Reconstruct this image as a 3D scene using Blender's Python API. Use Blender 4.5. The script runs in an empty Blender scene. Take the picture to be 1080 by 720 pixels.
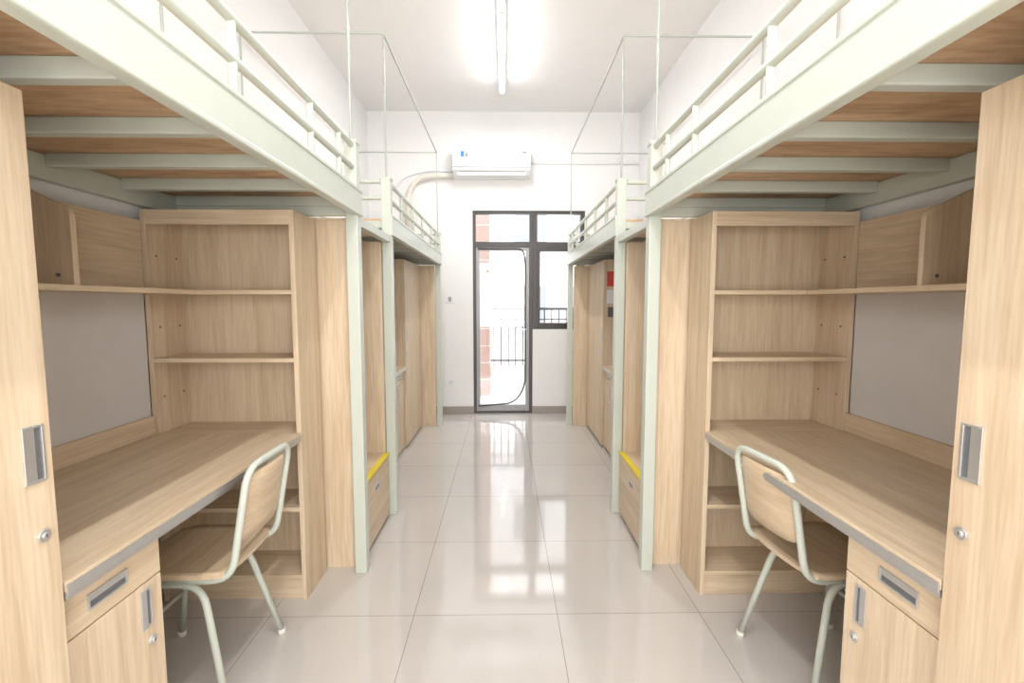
import bpy, bmesh, math
from mathutils import Vector, Matrix

scene = bpy.context.scene
# ------------------------------------------------------------------ materials
def new_mat(name):
    m = bpy.data.materials.new(name); m.use_nodes = True
    return m, m.node_tree, m.node_tree.nodes['Principled BSDF']

def plain(name, col, rough=0.5, metal=0.0, bump=0.0, var=0.03, scale=6.0):
    m, nt, b = new_mat(name)
    tc = nt.nodes.new('ShaderNodeTexCoord')
    n = nt.nodes.new('ShaderNodeTexNoise'); n.inputs['Scale'].default_value = scale
    n.inputs['Detail'].default_value = 4
    nt.links.new(tc.outputs['Object'], n.inputs['Vector'])
    r = nt.nodes.new('ShaderNodeValToRGB')
    r.color_ramp.elements[0].position = 0.3; r.color_ramp.elements[1].position = 0.7
    r.color_ramp.elements[0].color = tuple(c*(1-var) for c in col)+(1,)
    r.color_ramp.elements[1].color = tuple(min(1,c*(1+var)) for c in col)+(1,)
    nt.links.new(n.outputs['Fac'], r.inputs['Fac'])
    nt.links.new(r.outputs['Color'], b.inputs['Base Color'])
    b.inputs['Roughness'].default_value = rough
    b.inputs['Metallic'].default_value = metal
    if bump:
        bp = nt.nodes.new('ShaderNodeBump'); bp.inputs['Strength'].default_value = bump
        bp.inputs['Distance'].default_value = 0.002
        n2 = nt.nodes.new('ShaderNodeTexNoise'); n2.inputs['Scale'].default_value = 120
        nt.links.new(tc.outputs['Object'], n2.inputs['Vector'])
        nt.links.new(n2.outputs['Fac'], bp.inputs['Height'])
        nt.links.new(bp.outputs['Normal'], b.inputs['Normal'])
    return m

def wood(name, axis, c1, c2, rough=0.42, s_long=1.3, s_cross=22.0):
    m, nt, b = new_mat(name)
    tc = nt.nodes.new('ShaderNodeTexCoord')
    mp = nt.nodes.new('ShaderNodeMapping')
    sc = [s_cross]*3; sc[axis] = s_long
    mp.inputs['Scale'].default_value = sc
    nt.links.new(tc.outputs['Object'], mp.inputs['Vector'])
    n = nt.nodes.new('ShaderNodeTexNoise'); n.inputs['Scale'].default_value = 1.0
    n.inputs['Detail'].default_value = 6; n.inputs['Roughness'].default_value = 0.62
    n.inputs['Distortion'].default_value = 0.6
    nt.links.new(mp.outputs['Vector'], n.inputs['Vector'])
    mp2 = nt.nodes.new('ShaderNodeMapping')
    sc2 = [s_cross*6]*3; sc2[axis] = s_long*5
    mp2.inputs['Scale'].default_value = sc2
    nt.links.new(tc.outputs['Object'], mp2.inputs['Vector'])
    n2 = nt.nodes.new('ShaderNodeTexNoise'); n2.inputs['Scale'].default_value = 1.0
    n2.inputs['Detail'].default_value = 3
    nt.links.new(mp2.outputs['Vector'], n2.inputs['Vector'])
    mx = nt.nodes.new('ShaderNodeMix'); mx.data_type='FLOAT'
    mx.inputs['Factor'].default_value = 0.38
    nt.links.new(n.outputs['Fac'], mx.inputs[2]); nt.links.new(n2.outputs['Fac'], mx.inputs[3])
    r = nt.nodes.new('ShaderNodeValToRGB')
    r.color_ramp.elements[0].position = 0.38; r.color_ramp.elements[1].position = 0.60
    r.color_ramp.elements[0].color = c1+(1,); r.color_ramp.elements[1].color = c2+(1,)
    nt.links.new(mx.outputs[0], r.inputs['Fac'])
    nt.links.new(r.outputs['Color'], b.inputs['Base Color'])
    b.inputs['Roughness'].default_value = rough
    return m

W1 = (0.575,0.435,0.288); W2 = (0.72,0.585,0.425)
M = {}
M['wood_v'] = wood('maple_laminate_vertical', 2, W1, W2)
M['wood_y'] = wood('maple_laminate_lengthwise', 1, W1, W2)
M['wood_x'] = wood('maple_laminate_crosswise', 0, W1, W2)
M['ply'] = wood('bed_board_plywood', 0, (0.44,0.265,0.145), (0.68,0.47,0.29), 0.6, 2.0, 9.0)
M['chairwood'] = wood('chair_plywood', 0, (0.60,0.45,0.29), (0.74,0.59,0.42), 0.35)
M['steel'] = plain('sage_painted_steel', (0.575,0.615,0.545), 0.3, 0.0, var=0.02)
M['rod'] = plain('net_frame_steel', (0.42,0.46,0.42), 0.35)
M['metal'] = plain('brushed_aluminium', (0.62,0.62,0.62), 0.35, 0.8)
M['dark'] = plain('dark_recess', (0.16,0.17,0.18), 0.4, 0.3)
M['yellow'] = plain('yellow_nosing_tape', (0.80,0.62,0.03), 0.5)
M['wall'] = plain('white_wall_paint', (0.88,0.88,0.885), 0.85, bump=0.15, var=0.01)
M['ceil'] = plain('white_ceiling_paint', (0.89,0.895,0.90), 0.9, var=0.01)
M['gray'] = plain('grey_backboard', (0.66,0.64,0.63), 0.6, var=0.03)
M['plastic'] = plain('white_plastic', (0.85,0.86,0.87), 0.3, var=0.01)
M['frame'] = plain('anodised_dark_frame', (0.075,0.07,0.07), 0.4, 0.3)
M['leaf'] = plain('door_leaf_aluminium', (0.30,0.30,0.31), 0.4, 0.4)
M['rail'] = plain('railing_black_paint', (0.05,0.05,0.055), 0.5)
M['baseb'] = plain('beige_grey_skirting_tile', (0.36,0.32,0.29), 0.35)
M['black'] = plain('black_rubber', (0.04,0.04,0.04), 0.6)
M['blue'] = plain('blue_label', (0.08,0.25,0.6), 0.5)
M['red'] = plain('red_sticker', (0.65,0.07,0.05), 0.5)
M['cream'] = plain('cream_pipe_wrap', (0.80,0.78,0.70), 0.7)
M['pink'] = plain('terracotta_paint', (0.42,0.28,0.235), 0.8)
M['conc'] = plain('pale_concrete', (0.7,0.7,0.7), 0.8)
M['glassblue'] = plain('facade_window_glass', (0.22,0.235,0.255), 0.3)

def glass():
    m = bpy.data.materials.new('clear_glass'); m.use_nodes=True
    nt=m.node_tree; nt.nodes.clear()
    o=nt.nodes.new('ShaderNodeOutputMaterial'); mx=nt.nodes.new('ShaderNodeMixShader')
    t=nt.nodes.new('ShaderNodeBsdfTransparent'); g=nt.nodes.new('ShaderNodeBsdfGlossy')
    g.inputs['Roughness'].default_value=0.02
    mx.inputs[0].default_value=0.05
    nt.links.new(t.outputs[0],mx.inputs[1]); nt.links.new(g.outputs[0],mx.inputs[2]); nt.links.new(mx.outputs[0],o.inputs[0])
    return m
M['glass']=glass()

def emis(name,col,st):
    m,nt,b=new_mat(name)
    b.inputs['Base Color'].default_value=(0.9,0.9,0.9,1)
    b.inputs['Emission Color'].default_value=col+(1,)
    b.inputs['Emission Strength'].default_value=st
    return m
M['tube']=emis('fluorescent_tube_glow',(1.0,0.99,0.97),13)

def floor_mat():
    m,nt,b=new_mat('polished_floor_tile')
    tc=nt.nodes.new('ShaderNodeTexCoord'); mp=nt.nodes.new('ShaderNodeMapping')
    mp.inputs['Location'].default_value=(-0.22+6.0,-0.05+6.0,0)
    nt.links.new(tc.outputs['Object'],mp.inputs['Vector'])
    br=nt.nodes.new('ShaderNodeTexBrick')
    br.offset=0.0; br.squash=1.0
    br.inputs['Scale'].default_value=1.0; br.inputs['Brick Width'].default_value=0.6
    br.inputs['Row Height'].default_value=0.6; br.inputs['Mortar Size'].default_value=0.0018
    br.inputs['Mortar Smooth'].default_value=0.1
    br.inputs['Color1'].default_value=(0.575,0.54,0.51,1)
    br.inputs['Color2'].default_value=(0.60,0.565,0.535,1)
    br.inputs['Mortar'].default_value=(0.33,0.29,0.26,1)
    nt.links.new(mp.outputs['Vector'],br.inputs['Vector'])
    n=nt.nodes.new('ShaderNodeTexNoise'); n.inputs['Scale'].default_value=3.5; n.inputs['Detail'].default_value=8
    nt.links.new(tc.outputs['Object'],n.inputs['Vector'])
    mr=nt.nodes.new('ShaderNodeMapRange'); mr.inputs['To Min'].default_value=0.94; mr.inputs['To Max'].default_value=1.05
    nt.links.new(n.outputs['Fac'],mr.inputs['Value'])
    mul=nt.nodes.new('ShaderNodeVectorMath'); mul.operation='MULTIPLY'
    nt.links.new(br.outputs['Color'],mul.inputs[0]); nt.links.new(mr.outputs['Result'],mul.inputs[1])
    nt.links.new(mul.outputs[0],b.inputs['Base Color'])
    b.inputs['Roughness'].default_value=0.075
    b.inputs['IOR'].default_value=1.85
    n3=nt.nodes.new('ShaderNodeTexNoise'); n3.inputs['Scale'].default_value=9; n3.inputs['Detail'].default_value=3
    nt.links.new(tc.outputs['Object'],n3.inputs['Vector'])
    bp=nt.nodes.new('ShaderNodeBump'); bp.inputs['Strength'].default_value=0.10; bp.inputs['Distance'].default_value=0.002
    nt.links.new(n3.outputs['Fac'],bp.inputs['Height']); nt.links.new(bp.outputs['Normal'],b.inputs['Normal'])
    return m
M['floor']=floor_mat()

# ------------------------------------------------------------------ builder
def fillet(pts, rad, n=6):
    pts=[Vector(p) for p in pts]; out=[pts[0]]
    for i in range(1,len(pts)-1):
        a,b,c=pts[i-1],pts[i],pts[i+1]
        d1=(a-b); d2=(c-b)
        r=min(rad,d1.length*0.48,d2.length*0.48)
        p1=b+d1.normalized()*r; p2=b+d2.normalized()*r
        for k in range(n+1):
            t=k/n
            out.append(p1*(1-t)**2+b*2*t*(1-t)+p2*t*t)
    out.append(pts[-1]); return out

class B:
    def __init__(s,name,side=1):
        s.name=name; s.bm=bmesh.new(); s.mats=[]; s.side=side
    def mi(s,k):
        if k not in s.mats: s.mats.append(k)
        return s.mats.index(k)
    def P(s,p): return Vector((p[0]*s.side,p[1],p[2]))
    def box(s,x0,x1,y0,y1,z0,z1,mat):
        vs=[s.bm.verts.new(s.P((x,y,z))) for x in (x0,x1) for y in (y0,y1) for z in (z0,z1)]
        i=s.mi(mat)
        for f in [(0,1,3,2),(4,6,7,5),(0,4,5,1),(2,3,7,6),(0,2,6,4),(1,5,7,3)]:
            fc=s.bm.faces.new([vs[k] for k in f]); fc.material_index=i
    def prism(s,poly,axis,a0,a1,mat):
        def mk(p,a):
            q=list(p); q.insert(axis,a); return s.P(q)
        v0=[s.bm.verts.new(mk(p,a0)) for p in poly]; v1=[s.bm.verts.new(mk(p,a1)) for p in poly]
        i=s.mi(mat)
        s.bm.faces.new(v0).material_index=i; s.bm.faces.new(list(reversed(v1))).material_index=i
        n=len(poly)
        for k in range(n):
            f=s.bm.faces.new([v0[k],v1[k],v1[(k+1)%n],v0[(k+1)%n]]); f.material_index=i
    def tube(s,pts,r,mat,seg=14,fil=0.0):
        if fil: pts=fillet(pts,fil)
        pts=[s.P(p) for p in pts]; i=s.mi(mat)
        T=(pts[1]-pts[0]).normalized()
        up=Vector((0,0,1)) if abs(T.z)<0.9 else Vector((1,0,0))
        N=T.cross(up).normalized(); rings=[]
        for k,p in enumerate(pts):
            if k==0: t=(pts[1]-p)
            elif k==len(pts)-1: t=(p-pts[k-1])
            else: t=(pts[k+1]-p).normalized()+(p-pts[k-1]).normalized()
            t.normalize()
            N=(N-t*N.dot(t)).normalized(); Bn=t.cross(N)
            rings.append([s.bm.verts.new(p+(N*math.cos(2*math.pi*j/seg)+Bn*math.sin(2*math.pi*j/seg))*r) for j in range(seg)])
        for a,b in zip(rings,rings[1:]):
            for j in range(seg):
                f=s.bm.faces.new([a[j],a[(j+1)%seg],b[(j+1)%seg],b[j]]); f.material_index=i; f.smooth=True
        s.bm.faces.new(list(reversed(rings[0]))).material_index=i
        s.bm.faces.new(rings[-1]).material_index=i
    def handle(s,x,yc,zc,w,h):
        t=0.005; x1=x+0.004
        y0,y1,z0,z1=yc-w/2,yc+w/2,zc-h/2,zc+h/2
        s.box(x-0.0005,x1,y0+t,y1-t,z0+t,z1-t,'dark')
        s.box(x-0.004,x1,y0,y0+t,z0,z1,'metal'); s.box(x-0.004,x1,y1-t,y1,z0,z1,'metal')
        s.box(x-0.004,x1,y0+t,y1-t,z0,z0+t,'metal'); s.box(x-0.004,x1,y0+t,y1-t,z1-t,z1,'metal')
        if h>w: s.box(x-0.002,x1,y0+t,y0+t+w*0.45,z0+t,z1-t,'metal')
        else: s.box(x-0.002,x1,y0+t,y1-t,z1-t-h*0.35,z1-t,'metal')
    def lock(s,x,y,z):
        s.tube([(x+0.004,y,z),(x-0.006,y,z)],0.012,'metal',20)
        s.tube([(x-0.005,y,z),(x-0.009,y,z)],0.006,'metal',12)
        s.box(x-0.0098,x-0.008,y-0.001,y+0.001,z-0.004,z+0.004,'black')
    def done(s,bevel=0.0015,loc=None,rot=0):
        bmesh.ops.recalc_face_normals(s.bm,faces=s.bm.faces)
        me=bpy.data.meshes.new(s.name); s.bm.to_mesh(me); s.bm.free()
        for k in s.mats: me.materials.append(M[k])
        ob=bpy.data.objects.new(s.name,me); scene.collection.objects.link(ob)
        if bevel:
            md=ob.modifiers.new('bevel','BEVEL'); md.width=bevel; md.segments=2
            md.limit_method='ANGLE'; md.angle_limit=math.radians(50)
        if loc: ob.location=loc
        ob.rotation_euler[2]=rot
        return ob

# ------------------------------------------------------------------ room
XW=1.54; YF=5.42; YB=-1.9; ZC=3.45
b=B('floor'); b.box(-XW-0.2,XW+0.2,YB-0.2,YF+0.2,-0.1,0,'floor'); b.done(0)
b=B('ceiling'); b.box(-XW-0.2,XW+0.2,YB-0.2,YF+0.2,ZC,ZC+0.12,'ceil'); b.done(0)
b=B('wall_left'); b.box(-XW-0.2,-XW,YB-0.2,YF+0.2,0,ZC,'wall'); b.done(0)
b=B('wall_right'); b.box(XW,XW+0.2,YB-0.2,YF+0.2,0,ZC,'wall'); b.done(0)
b=B('wall_near'); b.box(-XW,XW,YB-0.2,YB,0,ZC,'wall'); b.done(0)
DX0,DX1,WX1=-0.365,0.33,0.93; ZT=2.36; ZS=1.0
b=B('wall_far')
b.box(-XW,DX0,YF,YF+0.2,0,ZC,'wall'); b.box(WX1,XW,YF,YF+0.2,0,ZC,'wall')
b.box(DX0,WX1,YF,YF+0.2,ZT,ZC,'wall'); b.box(DX1,WX1,YF,YF+0.2,0,ZS,'wall'); b.done(0)
b=B('baseboard_far'); b.box(-XW,DX0,YF-0.012,YF,0,0.09,'baseb'); b.box(DX1,XW,YF-0.012,YF,0,0.09,'baseb'); b.done()
for s,n in ((-1,'left'),(1,'right')):
    b=B('baseboard_'+n,s); b.box(XW-0.012,XW,4.95,YF-0.012,0,0.09,'baseb'); b.done()

b=B('door_1')
yf0,yf1=YF+0.02,YF+0.08
b.box(DX0,DX0+0.035,yf0,yf1,0,ZT,'frame'); b.box(DX1-0.04,DX1,yf0,yf1,0,ZT,'frame')
b.box(DX0+0.035,DX1-0.04,yf0,yf1,ZT-0.035,ZT,'frame'); b.box(DX0+0.035,DX1-0.04,yf0,yf1,1.95,2.01,'frame')
b.box(DX0+0.035,DX1-0.04,yf0,yf1,0,0.025,'frame')
lx0,lx1=DX0+0.037,DX1-0.042
b.box(lx0,lx0+0.04,yf0+0.01,yf1-0.01,0.027,1.948,'leaf'); b.box(lx1-0.04,lx1,yf0+0.01,yf1-0.01,0.027,1.948,'leaf')
b.box(lx0+0.04,lx1-0.04,yf0+0.01,yf1-0.01,1.91,1.948,'leaf'); b.box(lx0+0.04,lx1-0.04,yf0+0.01,yf1-0.01,0.027,0.10,'leaf')
b.box(lx0+0.04,lx1-0.04,yf0+0.025,yf0+0.03,0.1,1.91,'glass')
b.box(DX0+0.035,DX1-0.04,yf0+0.025,yf0+0.03,2.01,ZT-0.035,'glass')
b.tube([(lx0+0.02,yf0-0.004,1.93),(lx1-0.07,yf0-0.004,1.93),(lx1-0.045,yf0-0.004,1.78),(lx1-0.045,yf0-0.004,0.32),(lx1-0.17,yf0-0.004,0.125),(lx0+0.02,yf0-0.004,0.09)],0.009,'frame',10,0.16)
b.tube([(lx1-0.02,yf0+0.01,1.0),(lx1-0.02,yf0-0.04,1.0),(lx1-0.10,yf0-0.04,1.0)],0.008,'metal',10,0.02)
b.done(0.001)
b=B('window_1')
WX0=DX1+0.001
b.box(WX0,DX1+0.05,yf0,yf1,ZS,ZT,'frame'); b.box(WX1-0.05,WX1,yf0,yf1,ZS,ZT,'frame')
b.box(DX1+0.05,WX1-0.05,yf0,yf1,ZT-0.035,ZT,'frame'); b.box(DX1+0.05,WX1-0.05,yf0,yf1,1.94,2.01,'frame')
b.box(DX1+0.05,WX1-0.05,yf0,yf1,ZS,ZS+0.04,'frame')
b.box(DX1+0.05,DX1+0.085,yf0-0.015,yf1,ZS+0.04,1.94,'frame'); b.box(WX1-0.085,WX1-0.05,yf0-0.015,yf1,ZS+0.04,1.94,'frame')
b.box(DX1+0.085,WX1-0.085,yf0-0.015,yf1,1.90,1.94,'frame'); b.box(DX1+0.085,WX1-0.085,yf0-0.015,yf1,ZS+0.04,ZS+0.075,'frame')
b.box(DX1+0.05,WX1-0.05,yf0+0.04,yf0+0.045,ZS+0.04,ZT-0.035,'glass')
b.done(0.001)

b=B('door_2'); b.box(-0.45,0.45,YB+0.001,YB+0.05,0,2.1,'wood_v'); b.box(-0.5,-0.45,YB+0.001,YB+0.06,0,2.15,'frame'); b.box(0.45,0.5,YB+0.001,YB+0.06,0,2.15,'frame'); b.box(-0.5,0.5,YB+0.001,YB+0.06,2.15,2.2,'frame')
b.tube([(0.36,YB+0.05,1.0),(0.36,YB+0.10,1.0),(0.25,YB+0.10,1.0)],0.01,'metal',12,0.02); b.done()

# ------------------------------------------------------------------ outside
b=B('balcony_slab'); b.box(-2.2,2.2,YF+0.2,7.2,-0.1,-0.01,'conc'); b.done(0)
b=B('balcony_railing')
b.box(-2.2,2.2,7.0,7.15,-0.01,0.36,'conc')
b.box(-2.2,2.2,7.05,7.09,1.2,1.24,'rail'); b.box(-2.2,2.2,7.055,7.085,0.42,0.445,'rail'); b.box(-2.2,2.2,7.055,7.085,1.05,1.07,'rail')
x=-2.15
while x<2.2:
    b.box(x,x+0.018,7.062,7.080,0.36,1.2,'rail'); x+=0.11
b.done(0)
b=B('balcony_column'); b.box(-0.60,-0.21,6.55,6.9,-0.01,3.0,'pink')
for k in range(12): b.box(-0.603,-0.207,6.547,6.903,0.22+k*0.24,0.228+k*0.24,'conc')
b.done()
b=B('neighbour_building')
b.box(-12,14,17,22,-9,9,'conc')
for zi in range(-3,3):
    for xi in range(-5,6):
        xx=xi*2.1+0.4; zz=zi*2.9+0.4
        b.box(xx,xx+1.1,16.95,17.05,zz,zz+1.5,'glassblue')
        b.box(xx-0.2,xx+1.3,16.6,17.0,zz-0.35,zz-0.25,'conc')
        b.box(xx+0.53,xx+0.57,16.93,16.96,zz,zz+1.5,'conc')
b.done(0)

# ------------------------------------------------------------------ furniture units
def wardrobe(s,y0,y1,hy,name='wardrobe',hinge=1):
    b=B(name,s); X=0.87; xb=1.525; t=0.018; z1=1.685
    b.box(X+0.02,xb,y0,y0+t,0,z1,'wood_v'); b.box(X+0.02,xb,y1-t,y1,0,z1,'wood_v')
    b.box(X+0.02,xb,y0+t,y1-t,z1-t,z1,'wood_x'); b.box(X+0.03,xb,y0+t,y1-t,0.06,0.06+t,'wood_x')
    b.box(xb-0.008,xb,y0+t,y1-t,0.0,z1-t,'wood_v'); b.box(X+0.03,X+0.045,y0+t,y1-t,0,0.06,'wood_y')
    ym=(y0+y1)/2
    b.box(X,X+0.0185,y0+0.001,ym-0.0015,0.03,z1-0.002,'wood_v'); b.box(X,X+0.0185,ym+0.0015,y1-0.001,0.03,z1-0.002,'wood_v')
    b.handle(X,hy,1.022,0.040,0.108); b.lock(X,hy+0.004*hinge,0.865)
    return b.done()

def bookcase(s,y0,y1,front):
    b=B('bookcase',s); X=0.87; t=0.02; z1=1.685; xi=1.474
    b.box(X,X+t,y0,y1,0,z1,'wood_v'); b.box(xi,1.494,y0,y1,0,z1,'wood_v')
    if front<0: ya,yb=y0+0.001,y1-0.01; b.box(X+t,xi,y1-0.01,y1,0,z1,'wood_v')
    else: ya,yb=y0+0.01,y1-0.001; b.box(X+t,xi,y0,y0+0.01,0,z1,'wood_v')
    for z in (0.095,0.40,0.727,1.052,1.338,z1-t):
        b.box(X+t,xi,ya,yb,z,z+0.018 if z<1.6 else z1,'wood_x')
    f0,f1=(y0+0.01,y0+0.025) if front<0 else (y1-0.025,y1-0.01)
    b.box(X+t,xi,f0,f1,0,0.095,'wood_x')
    g0,g1=(y0+0.002,y0+0.018) if front<0 else (y1-0.018,y1-0.002)
    b.box(X+t,xi,g0,g1,1.625,z1-t,'wood_x')
    for zz in (0.9,1.2,1.5):
        for yy in (y0+0.05,y1-0.05):
            b.tube([(xi+0.0005,yy,zz),(xi-0.003,yy,zz)],0.005,'dark',10)
    return b.done()

def desk(s,y0,y1,ped):
    b=B('study_desk',s); X=0.87; xb=1.53
    b.box(X,1.494,y0,y1,0.728,0.75,'wood_y')
    b.box(X-0.003,X+0.0,y0,y1,0.722,0.743,'metal')
    b.box(X,X+0.03,y0,y1,0.712,0.728,'metal')
    b.box(1.477,1.494,y0,y1,0.75,0.828,'wood_y')
    b.box(1.494,xb,y0,y1,0.30,1.338,'gray')
    w=0.275
    p0,p1=(y0,y0+w) if ped<0 else (y1-w,y1)
    b.box(X+0.04,1.38,p0,p0+0.018,0.05,0.712,'wood_v'); b.box(X+0.04,1.38,p1-0.018,p1,0.0,0.712,'wood_v')
    b.box(X+0.04,1.38,p0+0.018,p1-0.018,0.05,0.068,'wood_y'); b.box(1.365,1.38,p0+0.018,p1-0.018,0.068,0.712,'wood_v')
    b.box(X+0.05,X+0.065,p0+0.018,p1-0.018,0,0.05,'wood_y')
    b.box(X+0.022,X+0.04,p0+0.001,p1-0.001,0.612,0.708,'wood_y')
    b.box(X+0.022,X+0.04,p0+0.001,p1-0.001,0.03,0.608,'wood_v')
    pc=(p0+p1)/2
    b.handle(X+0.022,pc-0.02,0.662,0.105,0.036)
    hy=p1-0.055 if ped<0 else p0+0.055
    b.handle(X+0.022,hy,0.545,0.034,0.10); b.lock(X+0.022,hy+0.012,0.455)
    b.box(1.28,1.512,y0,y1,1.338,1.356,'wood_y')
    b.box(1.490,1.505,y0,y1,1.356,1.64,'wood_y')
    yd=1.42 if ped<0 else (y0+0.40*(y1-y0))
    prof=[(1.49,1.356),(1.49,1.675),(1.42,1.645)]
    for k in range(7):
        a=math.pi/2*(k/6); prof.append((1.325-0.04*math.sin(a),1.555+0.042*math.cos(a)))
    prof.append((1.285,1.356))
    b.prism(prof,1,yd,yd+0.018,'wood_v')
    for px in (1.33,1.45):
        b.tube([(px,yd+0.001,1.385),(px,yd-0.003,1.385)],0.006,'dark',12)
    return b.done()

def loft_bed(s,y0,y1,endrail):
    b=B('loft_bed',s); xi,xo=0.662,1.52; p=0.055; zp=2.025
    for yy in (y0,y1-p):
        b.box(xi+0.004,xi+0.004+p,yy,yy+p,0,zp,'steel')
        b.box(xo-0.03,xo,yy,yy+0.03,1.70,zp,'steel')
        b.box(xi+0.0,xi+p+0.008,yy-0.002,yy+p+0.002,zp-0.005,zp+0.01,'steel')
        for xx in (xi+0.03,xo-0.015):
            b.tube([(xx,yy+0.02,zp),(xx,yy+0.02,2.84)],0.006,'rod',8)
    ya,yb=y0+0.02,y1-p+0.02
    xa,xb=xi+0.03,xo-0.015
    for q in (((xa,ya,2.84),(xa,yb,2.84)),((xb,ya,2.84),(xb,yb,2.84)),((xa,ya,2.84),(xb,ya,2.84)),((xa,yb,2.84),(xb,yb,2.84))):
        b.tube(list(q),0.006,'rod',8)
    b.box(xi-0.004,xi+0.030,y0+0.003,y1-0.003,1.70,1.82,'steel')
    b.box(xi-0.008,xi+0.0,y0+0.002,y1-0.002,1.70,1.715,'steel'); b.box(xi-0.008,xi+0.0,y0+0.002,y1-0.002,1.805,1.82,'steel')
    b.box(xo-0.035,xo,y0+0.03,y1-0.03,1.70,1.78,'steel')
    ys=[y1-0.045-0.30*k for k in range(7)]+[y0+0.01]
    for yy in ys:
        b.box(xi+0.030,xo-0.035,yy,yy+0.035,1.742,1.785,'steel')
    b.box(xi+0.06,xo-0.035,y1-0.04,y1-0.01,1.70,1.742,'steel')
    n=7; L=(y1-y0-0.04)/n; yy=y0+0.02
    for k in range(n):
        b.box(xi+0.032,xo-0.01,yy+k*L+0.001,yy+(k+1)*L-0.001,1.785,1.80,'ply')
    xr=xi+0.025; zt=2.015
    b.tube([(xr,y0+0.02,1.915),(xr,y1-0.03,1.915)],0.013,'steel',14)
    b.tube([(xr,y0+0.02,1.92),(xr,y0+0.05,zt),(xr,y1-0.07,zt),(xr,y1-0.03,zt-0.01)],0.014,'steel',14,0.06)
    L=y1-y0
    for f in (0.18,0.36,0.55,0.77,0.90):
        yy=y0+L*f
        b.tube([(xr,yy,1.82),(xr,yy,zt)],0.0115,'steel',12)
    b.tube([(xo-0.015,y0+0.02,zt),(xo-0.015,y1-0.02,zt)],0.012,'steel',10)
    if endrail in (0,2):
        yy=y0+0.03
        b.tube([(xr,yy,zt),(xo-0.015,yy,zt)],0.012,'steel',12); b.tube([(xr,yy,1.92),(xo-0.015,yy,1.92)],0.012,'steel',12)
    if endrail in (1,2):
        yy=y1-0.03
        b.tube([(xr,yy,zt),(xo-0.015,yy,zt)],0.012,'steel',12); b.tube([(xr,yy,1.92),(xo-0.015,yy,1.92)],0.012,'steel',12)
    return b.done(0.0035)

def stairs(s):
    b=B('storage_stairs',s); y0,y1=2.214,2.780
    b.box(0.722,1.52,y0,y0+0.018,0,1.685,'wood_v'); b.box(0.722,1.52,y1-0.018,y1,0,1.66,'wood_v')
    for i,(xf,z0,z1) in enumerate(((0.70,0,0.40),(0.95,0.40,0.82),(1.20,0.82,1.24))):
        ya,yb=y0+0.018,y1-0.018
        b.box(xf+0.02,1.52,ya,yb,z0+(0.0 if i else 0.02),z1-0.02,'wood_v')
        b.box(xf,1.52,ya,yb,z1-0.02,z1,'wood_y')
        b.box(xf-0.003,xf+0.028,ya,yb,z1-0.010,z1+0.003,'yellow')
        b.box(xf+0.002,xf+0.02,ya+0.004,yb-0.004,z0+0.03,z1-0.024,'wood_y')
        if i==0: b.handle(xf+0.002,(ya+yb)/2,0.30,0.10,0.036)
    b.box(0.672,0.712,2.2145,2.780,1.66,1.70,'steel')
    b.box(0.714,1.52,y0+0.02,y1-0.02,1.688,1.70,'wood_y')
    return b.done()

Y1a,Y1b=0.05,2.212
Y2a,Y2b=2.785,4.945
for s in (-1,1):
    loft_bed(s,Y1a,Y1b,0)
    wardrobe(s,0.09,0.888 if s<0 else 0.868,0.852 if s<0 else 0.832)
    desk(s,0.892 if s<0 else 0.872,1.958,-1)
    bookcase(s,1.962,2.184,-1)
    stairs(s)
    loft_bed(s,Y2a,Y2b,2)
    bookcase(s,2.843,3.05,1)
    desk(s,3.054,4.086,1)
    wardrobe(s,4.09,4.86,4.13,hinge=-1)
    b=B('end_panel',s); b.box(0.725,1.52,4.866,4.884,0,1.69,'wood_v'); b.done()

b=B('wardrobe_sticker_set')
b.box(0.90,0.98,4.0885,4.0898,1.45,1.58,'red'); b.box(0.90,0.99,4.0885,4.0898,1.30,1.42,'plastic'); b.box(0.91,0.97,4.0885,4.0898,1.18,1.27,'dark')
b.done(0)

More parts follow.
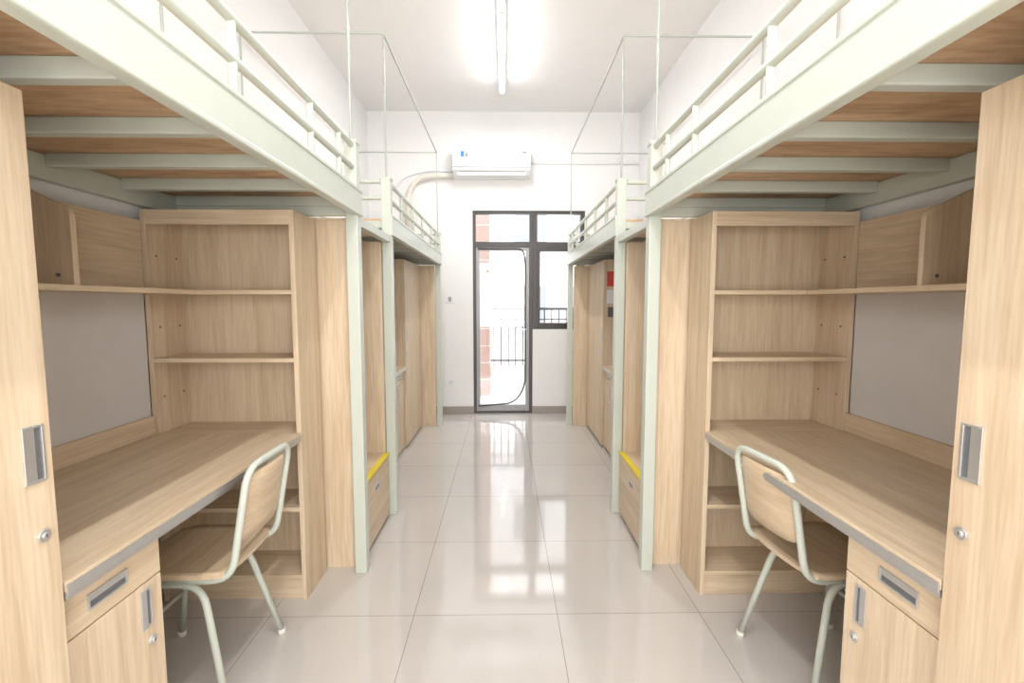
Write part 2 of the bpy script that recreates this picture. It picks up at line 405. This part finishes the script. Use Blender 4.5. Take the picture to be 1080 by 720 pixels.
# ------------------------------------------------------------------ chairs
def chair(loc,rot):
    b=B('school_chair')
    nx,ny=12,12; w,d=0.172,0.18; th=0.014
    def sp(i,j,top):
        u=-1+2*i/nx; v=-1+2*j/ny
        x=w*u*math.sqrt(1-0.10*v*v*v*v*u*u); y=d*v*math.sqrt(1-0.10*u*u*u*u*v*v)
        z=0.437-0.010*(1-u*u)*(1-0.3*v)-(0.012*max(0,v-0.6)/0.4)
        return (x,y,z+(th if top else 0))
    idx=b.mi('chairwood'); G={}
    for t in (0,1):
        for i in range(nx+1):
            for j in range(ny+1): G[t,i,j]=b.bm.verts.new(sp(i,j,t))
    def F(*k):
        f=b.bm.faces.new([G[q] for q in k]); f.material_index=idx; f.smooth=False; return f
    for i in range(nx):
        for j in range(ny):
            F((1,i,j),(1,i+1,j),(1,i+1,j+1),(1,i,j+1)).smooth=True
            F((0,i,j),(0,i,j+1),(0,i+1,j+1),(0,i+1,j)).smooth=True
    for i in range(nx):
        F((0,i,0),(0,i+1,0),(1,i+1,0),(1,i,0)); F((0,i,ny),(1,i,ny),(1,i+1,ny),(0,i+1,ny))
    for j in range(ny):
        F((0,0,j),(1,0,j),(1,0,j+1),(0,0,j+1)); F((0,nx,j),(0,nx,j+1),(1,nx,j+1),(1,nx,j))
    r=0.0115; bw=0.142; zt=0.785
    b.tube([(-bw,0.12,0.418),(-bw,-0.195,0.418),(-bw,-0.262,zt),(bw,-0.262,zt),(bw,-0.195,0.418),(bw,0.12,0.418)],r,'steel',14,0.07)
    for q in (-1,1):
        b.tube([(q*0.172,0.20,0.012),(q*0.126,0.125,0.395),(q*0.126,-0.09,0.395),(q*0.180,-0.185,0.012)],r,'steel',14,0.07)
        for yy,xx in ((0.20,0.172),(-0.185,0.180)):
            b.tube([(q*xx,yy,0.0),(q*xx,yy,0.02)],0.0145,'cream',14)
        b.tube([(q*0.126,-0.06,0.395),(q*0.142,-0.06,0.418)],0.008,'steel',8)
    b.tube([(-0.126,0.10,0.395),(0.126,0.10,0.395)],0.010,'steel',10); b.tube([(-0.126,-0.06,0.395),(0.126,-0.06,0.395)],0.010,'steel',10)
    b.tube([(-0.157,0.165,0.20),(0.157,0.165,0.20)],0.009,'steel',10)
    n=14; zz=(0.530,0.758)
    def yb_at(z): return -0.195-0.067*(z-0.418)/0.367
    rows=6; G2={}
    for t in (0,1):
        for i in range(n+1):
            u=-1+2*i/n
            for j in range(rows+1):
                e=0.018*(u**8)
                z=zz[0]+e+(zz[1]-zz[0]-2*e)*j/rows
                G2[t,i,j]=b.bm.verts.new((0.130*u,yb_at(z)+0.004-0.020*(1-u*u)+0.012*t,z))
    def F2(*k):
        f=b.bm.faces.new([G2[q] for q in k]); f.material_index=idx; return f
    for i in range(n):
        for j in range(rows):
            F2((1,i,j),(1,i+1,j),(1,i+1,j+1),(1,i,j+1)).smooth=True
            F2((0,i,j),(0,i,j+1),(0,i+1,j+1),(0,i+1,j)).smooth=True
        F2((0,i,0),(0,i+1,0),(1,i+1,0),(1,i,0)); F2((0,i,rows),(1,i,rows),(1,i+1,rows),(0,i+1,rows))
    for j in range(rows):
        F2((0,0,j),(1,0,j),(1,0,j+1),(0,0,j+1)); F2((0,n,j),(0,n,j+1),(1,n,j+1),(1,n,j))
    for q in (-1,1):
        for z in (0.585,0.705):
            b.tube([(q*0.148,yb_at(z),z),(q*0.118,yb_at(z)+0.010,z)],0.006,'metal',8)
    return b.done(0,loc,rot)
chair((-1.068,1.575,0),math.radians(90))
chair((1.130,1.555,0),math.radians(-83))

# ------------------------------------------------------------------ lamps
def lamp(y0,y1,energy):
    b=B('fluorescent_ceiling_lamp')
    b.box(-0.050,0.010,y0,y1,3.385,3.4499,'plastic')
    for a,c in ((y0,y0+0.03),(y1-0.03,y1)): b.box(-0.040,0.0,a,c,3.315,3.385,'plastic')
    b.tube([(-0.02,y0+0.03,3.345),(-0.02,y1-0.03,3.345)],0.020,'tube',18)
    ob=b.done(0.002)
    l=bpy.data.lights.new('tube_downlight','AREA'); l.shape='RECTANGLE'; l.size=0.036; l.size_y=y1-y0-0.08; l.energy=energy; l.color=(1,0.99,0.975)
    o=bpy.data.objects.new('tube_downlight',l); o.location=(-0.02,(y0+y1)/2,3.322); scene.collection.objects.link(o)
    o.parent=ob
lamp(3.40,4.68,17); lamp(-0.2,1.08,18)
L=bpy.data.lights.new('rear_fill_light','AREA'); L.shape='RECTANGLE'; L.size=2.6; L.size_y=2.2; L.energy=108; L.color=(1,0.99,0.98)  # unseen soft fill added behind the camera to brighten the desk bays
lo=bpy.data.objects.new('rear_fill_light',L); lo.location=(0,YB+0.15,1.75); lo.rotation_euler=(math.radians(103),0,0); scene.collection.objects.link(lo)

# ------------------------------------------------------------------ air conditioner
b=B('air_conditioner')
ax0,ax1=-0.565,0.285; yb=YF-0.0005
prof=[(yb,2.70),(yb,3.01),(yb-0.17,3.01),(yb-0.20,2.995),(yb-0.215,2.96),(yb-0.215,2.80),(yb-0.20,2.755),(yb-0.15,2.715),(yb-0.08,2.70)]
b.prism(prof,0,ax0,ax1,'plastic')
b.box(ax0+0.004,ax1-0.004,yb-0.217,yb-0.214,2.782,2.786,'dark')
b.box(ax0+0.05,ax1-0.05,yb-0.185,yb-0.11,2.705,2.738,'plastic')
b.box(ax0+0.06,ax1-0.06,yb-0.190,yb-0.183,2.738,2.742,'dark')
b.box(ax1-0.09,ax1-0.04,yb-0.2165,yb-0.2145,2.93,2.945,'dark')
b.box(ax0+0.09,ax0+0.13,yb-0.217,yb-0.2145,2.89,2.95,'blue')
b.box(ax0+0.14,ax0+0.17,yb-0.217,yb-0.2145,2.89,2.93,'leaf')
b.done(0.004)
b=B('air_conditioner_pipe')
b.tube([(ax0-0.001,yb-0.06,2.73),(-0.80,yb-0.06,2.73),(-0.97,yb-0.05,2.70),(-1.08,yb-0.05,2.55),(-1.10,yb-0.05,2.1)],0.028,'cream',14,0.12)
b.tube([(ax0-0.001,yb-0.03,2.78),(-0.85,yb-0.02,2.80),(-1.15,yb-0.02,2.72),(-1.3,yb-0.02,2.5)],0.008,'plastic',8,0.12)
b.done(0)
b=B('wall_conduit')
b.tube([(ax1+0.001,yb-0.008,2.88),(XW-0.001,yb-0.008,2.88)],0.008,'plastic',8); b.done(0)
for z,n in ((1.35,'light_switch'),(0.37,'wall_socket')):
    b=B(n); b.box(-0.675,-0.59,yb-0.010,yb,z-0.043,z+0.043,'plastic')
    if n=='light_switch': b.box(-0.650,-0.615,yb-0.014,yb-0.010,z-0.025,z+0.025,'leaf')
    else:
        b.box(-0.645,-0.640,yb-0.0105,yb-0.0095,z,z+0.018,'dark'); b.box(-0.625,-0.620,yb-0.0105,yb-0.0095,z,z+0.018,'dark'); b.box(-0.635,-0.630,yb-0.0105,yb-0.0095,z-0.022,z-0.008,'dark')
    b.done(0.002)

# ------------------------------------------------------------------ world / camera
w=bpy.data.worlds.new('overcast_sky'); scene.world=w; w.use_nodes=True
bg=w.node_tree.nodes['Background']; bg.inputs[0].default_value=(0.96,0.98,1.0,1); bg.inputs[1].default_value=2.7

cam=bpy.data.cameras.new('camera'); cam.sensor_width=36; cam.lens=490/1080*36; cam.clip_start=0.02
co=bpy.data.objects.new('camera',cam); scene.collection.objects.link(co)
co.location=(0.0,0.0,1.3)
co.rotation_euler=(math.radians(90-4.67),0,math.radians(-0.93))
scene.camera=co
scene.view_settings.view_transform='Standard'
scene.view_settings.exposure=0.6
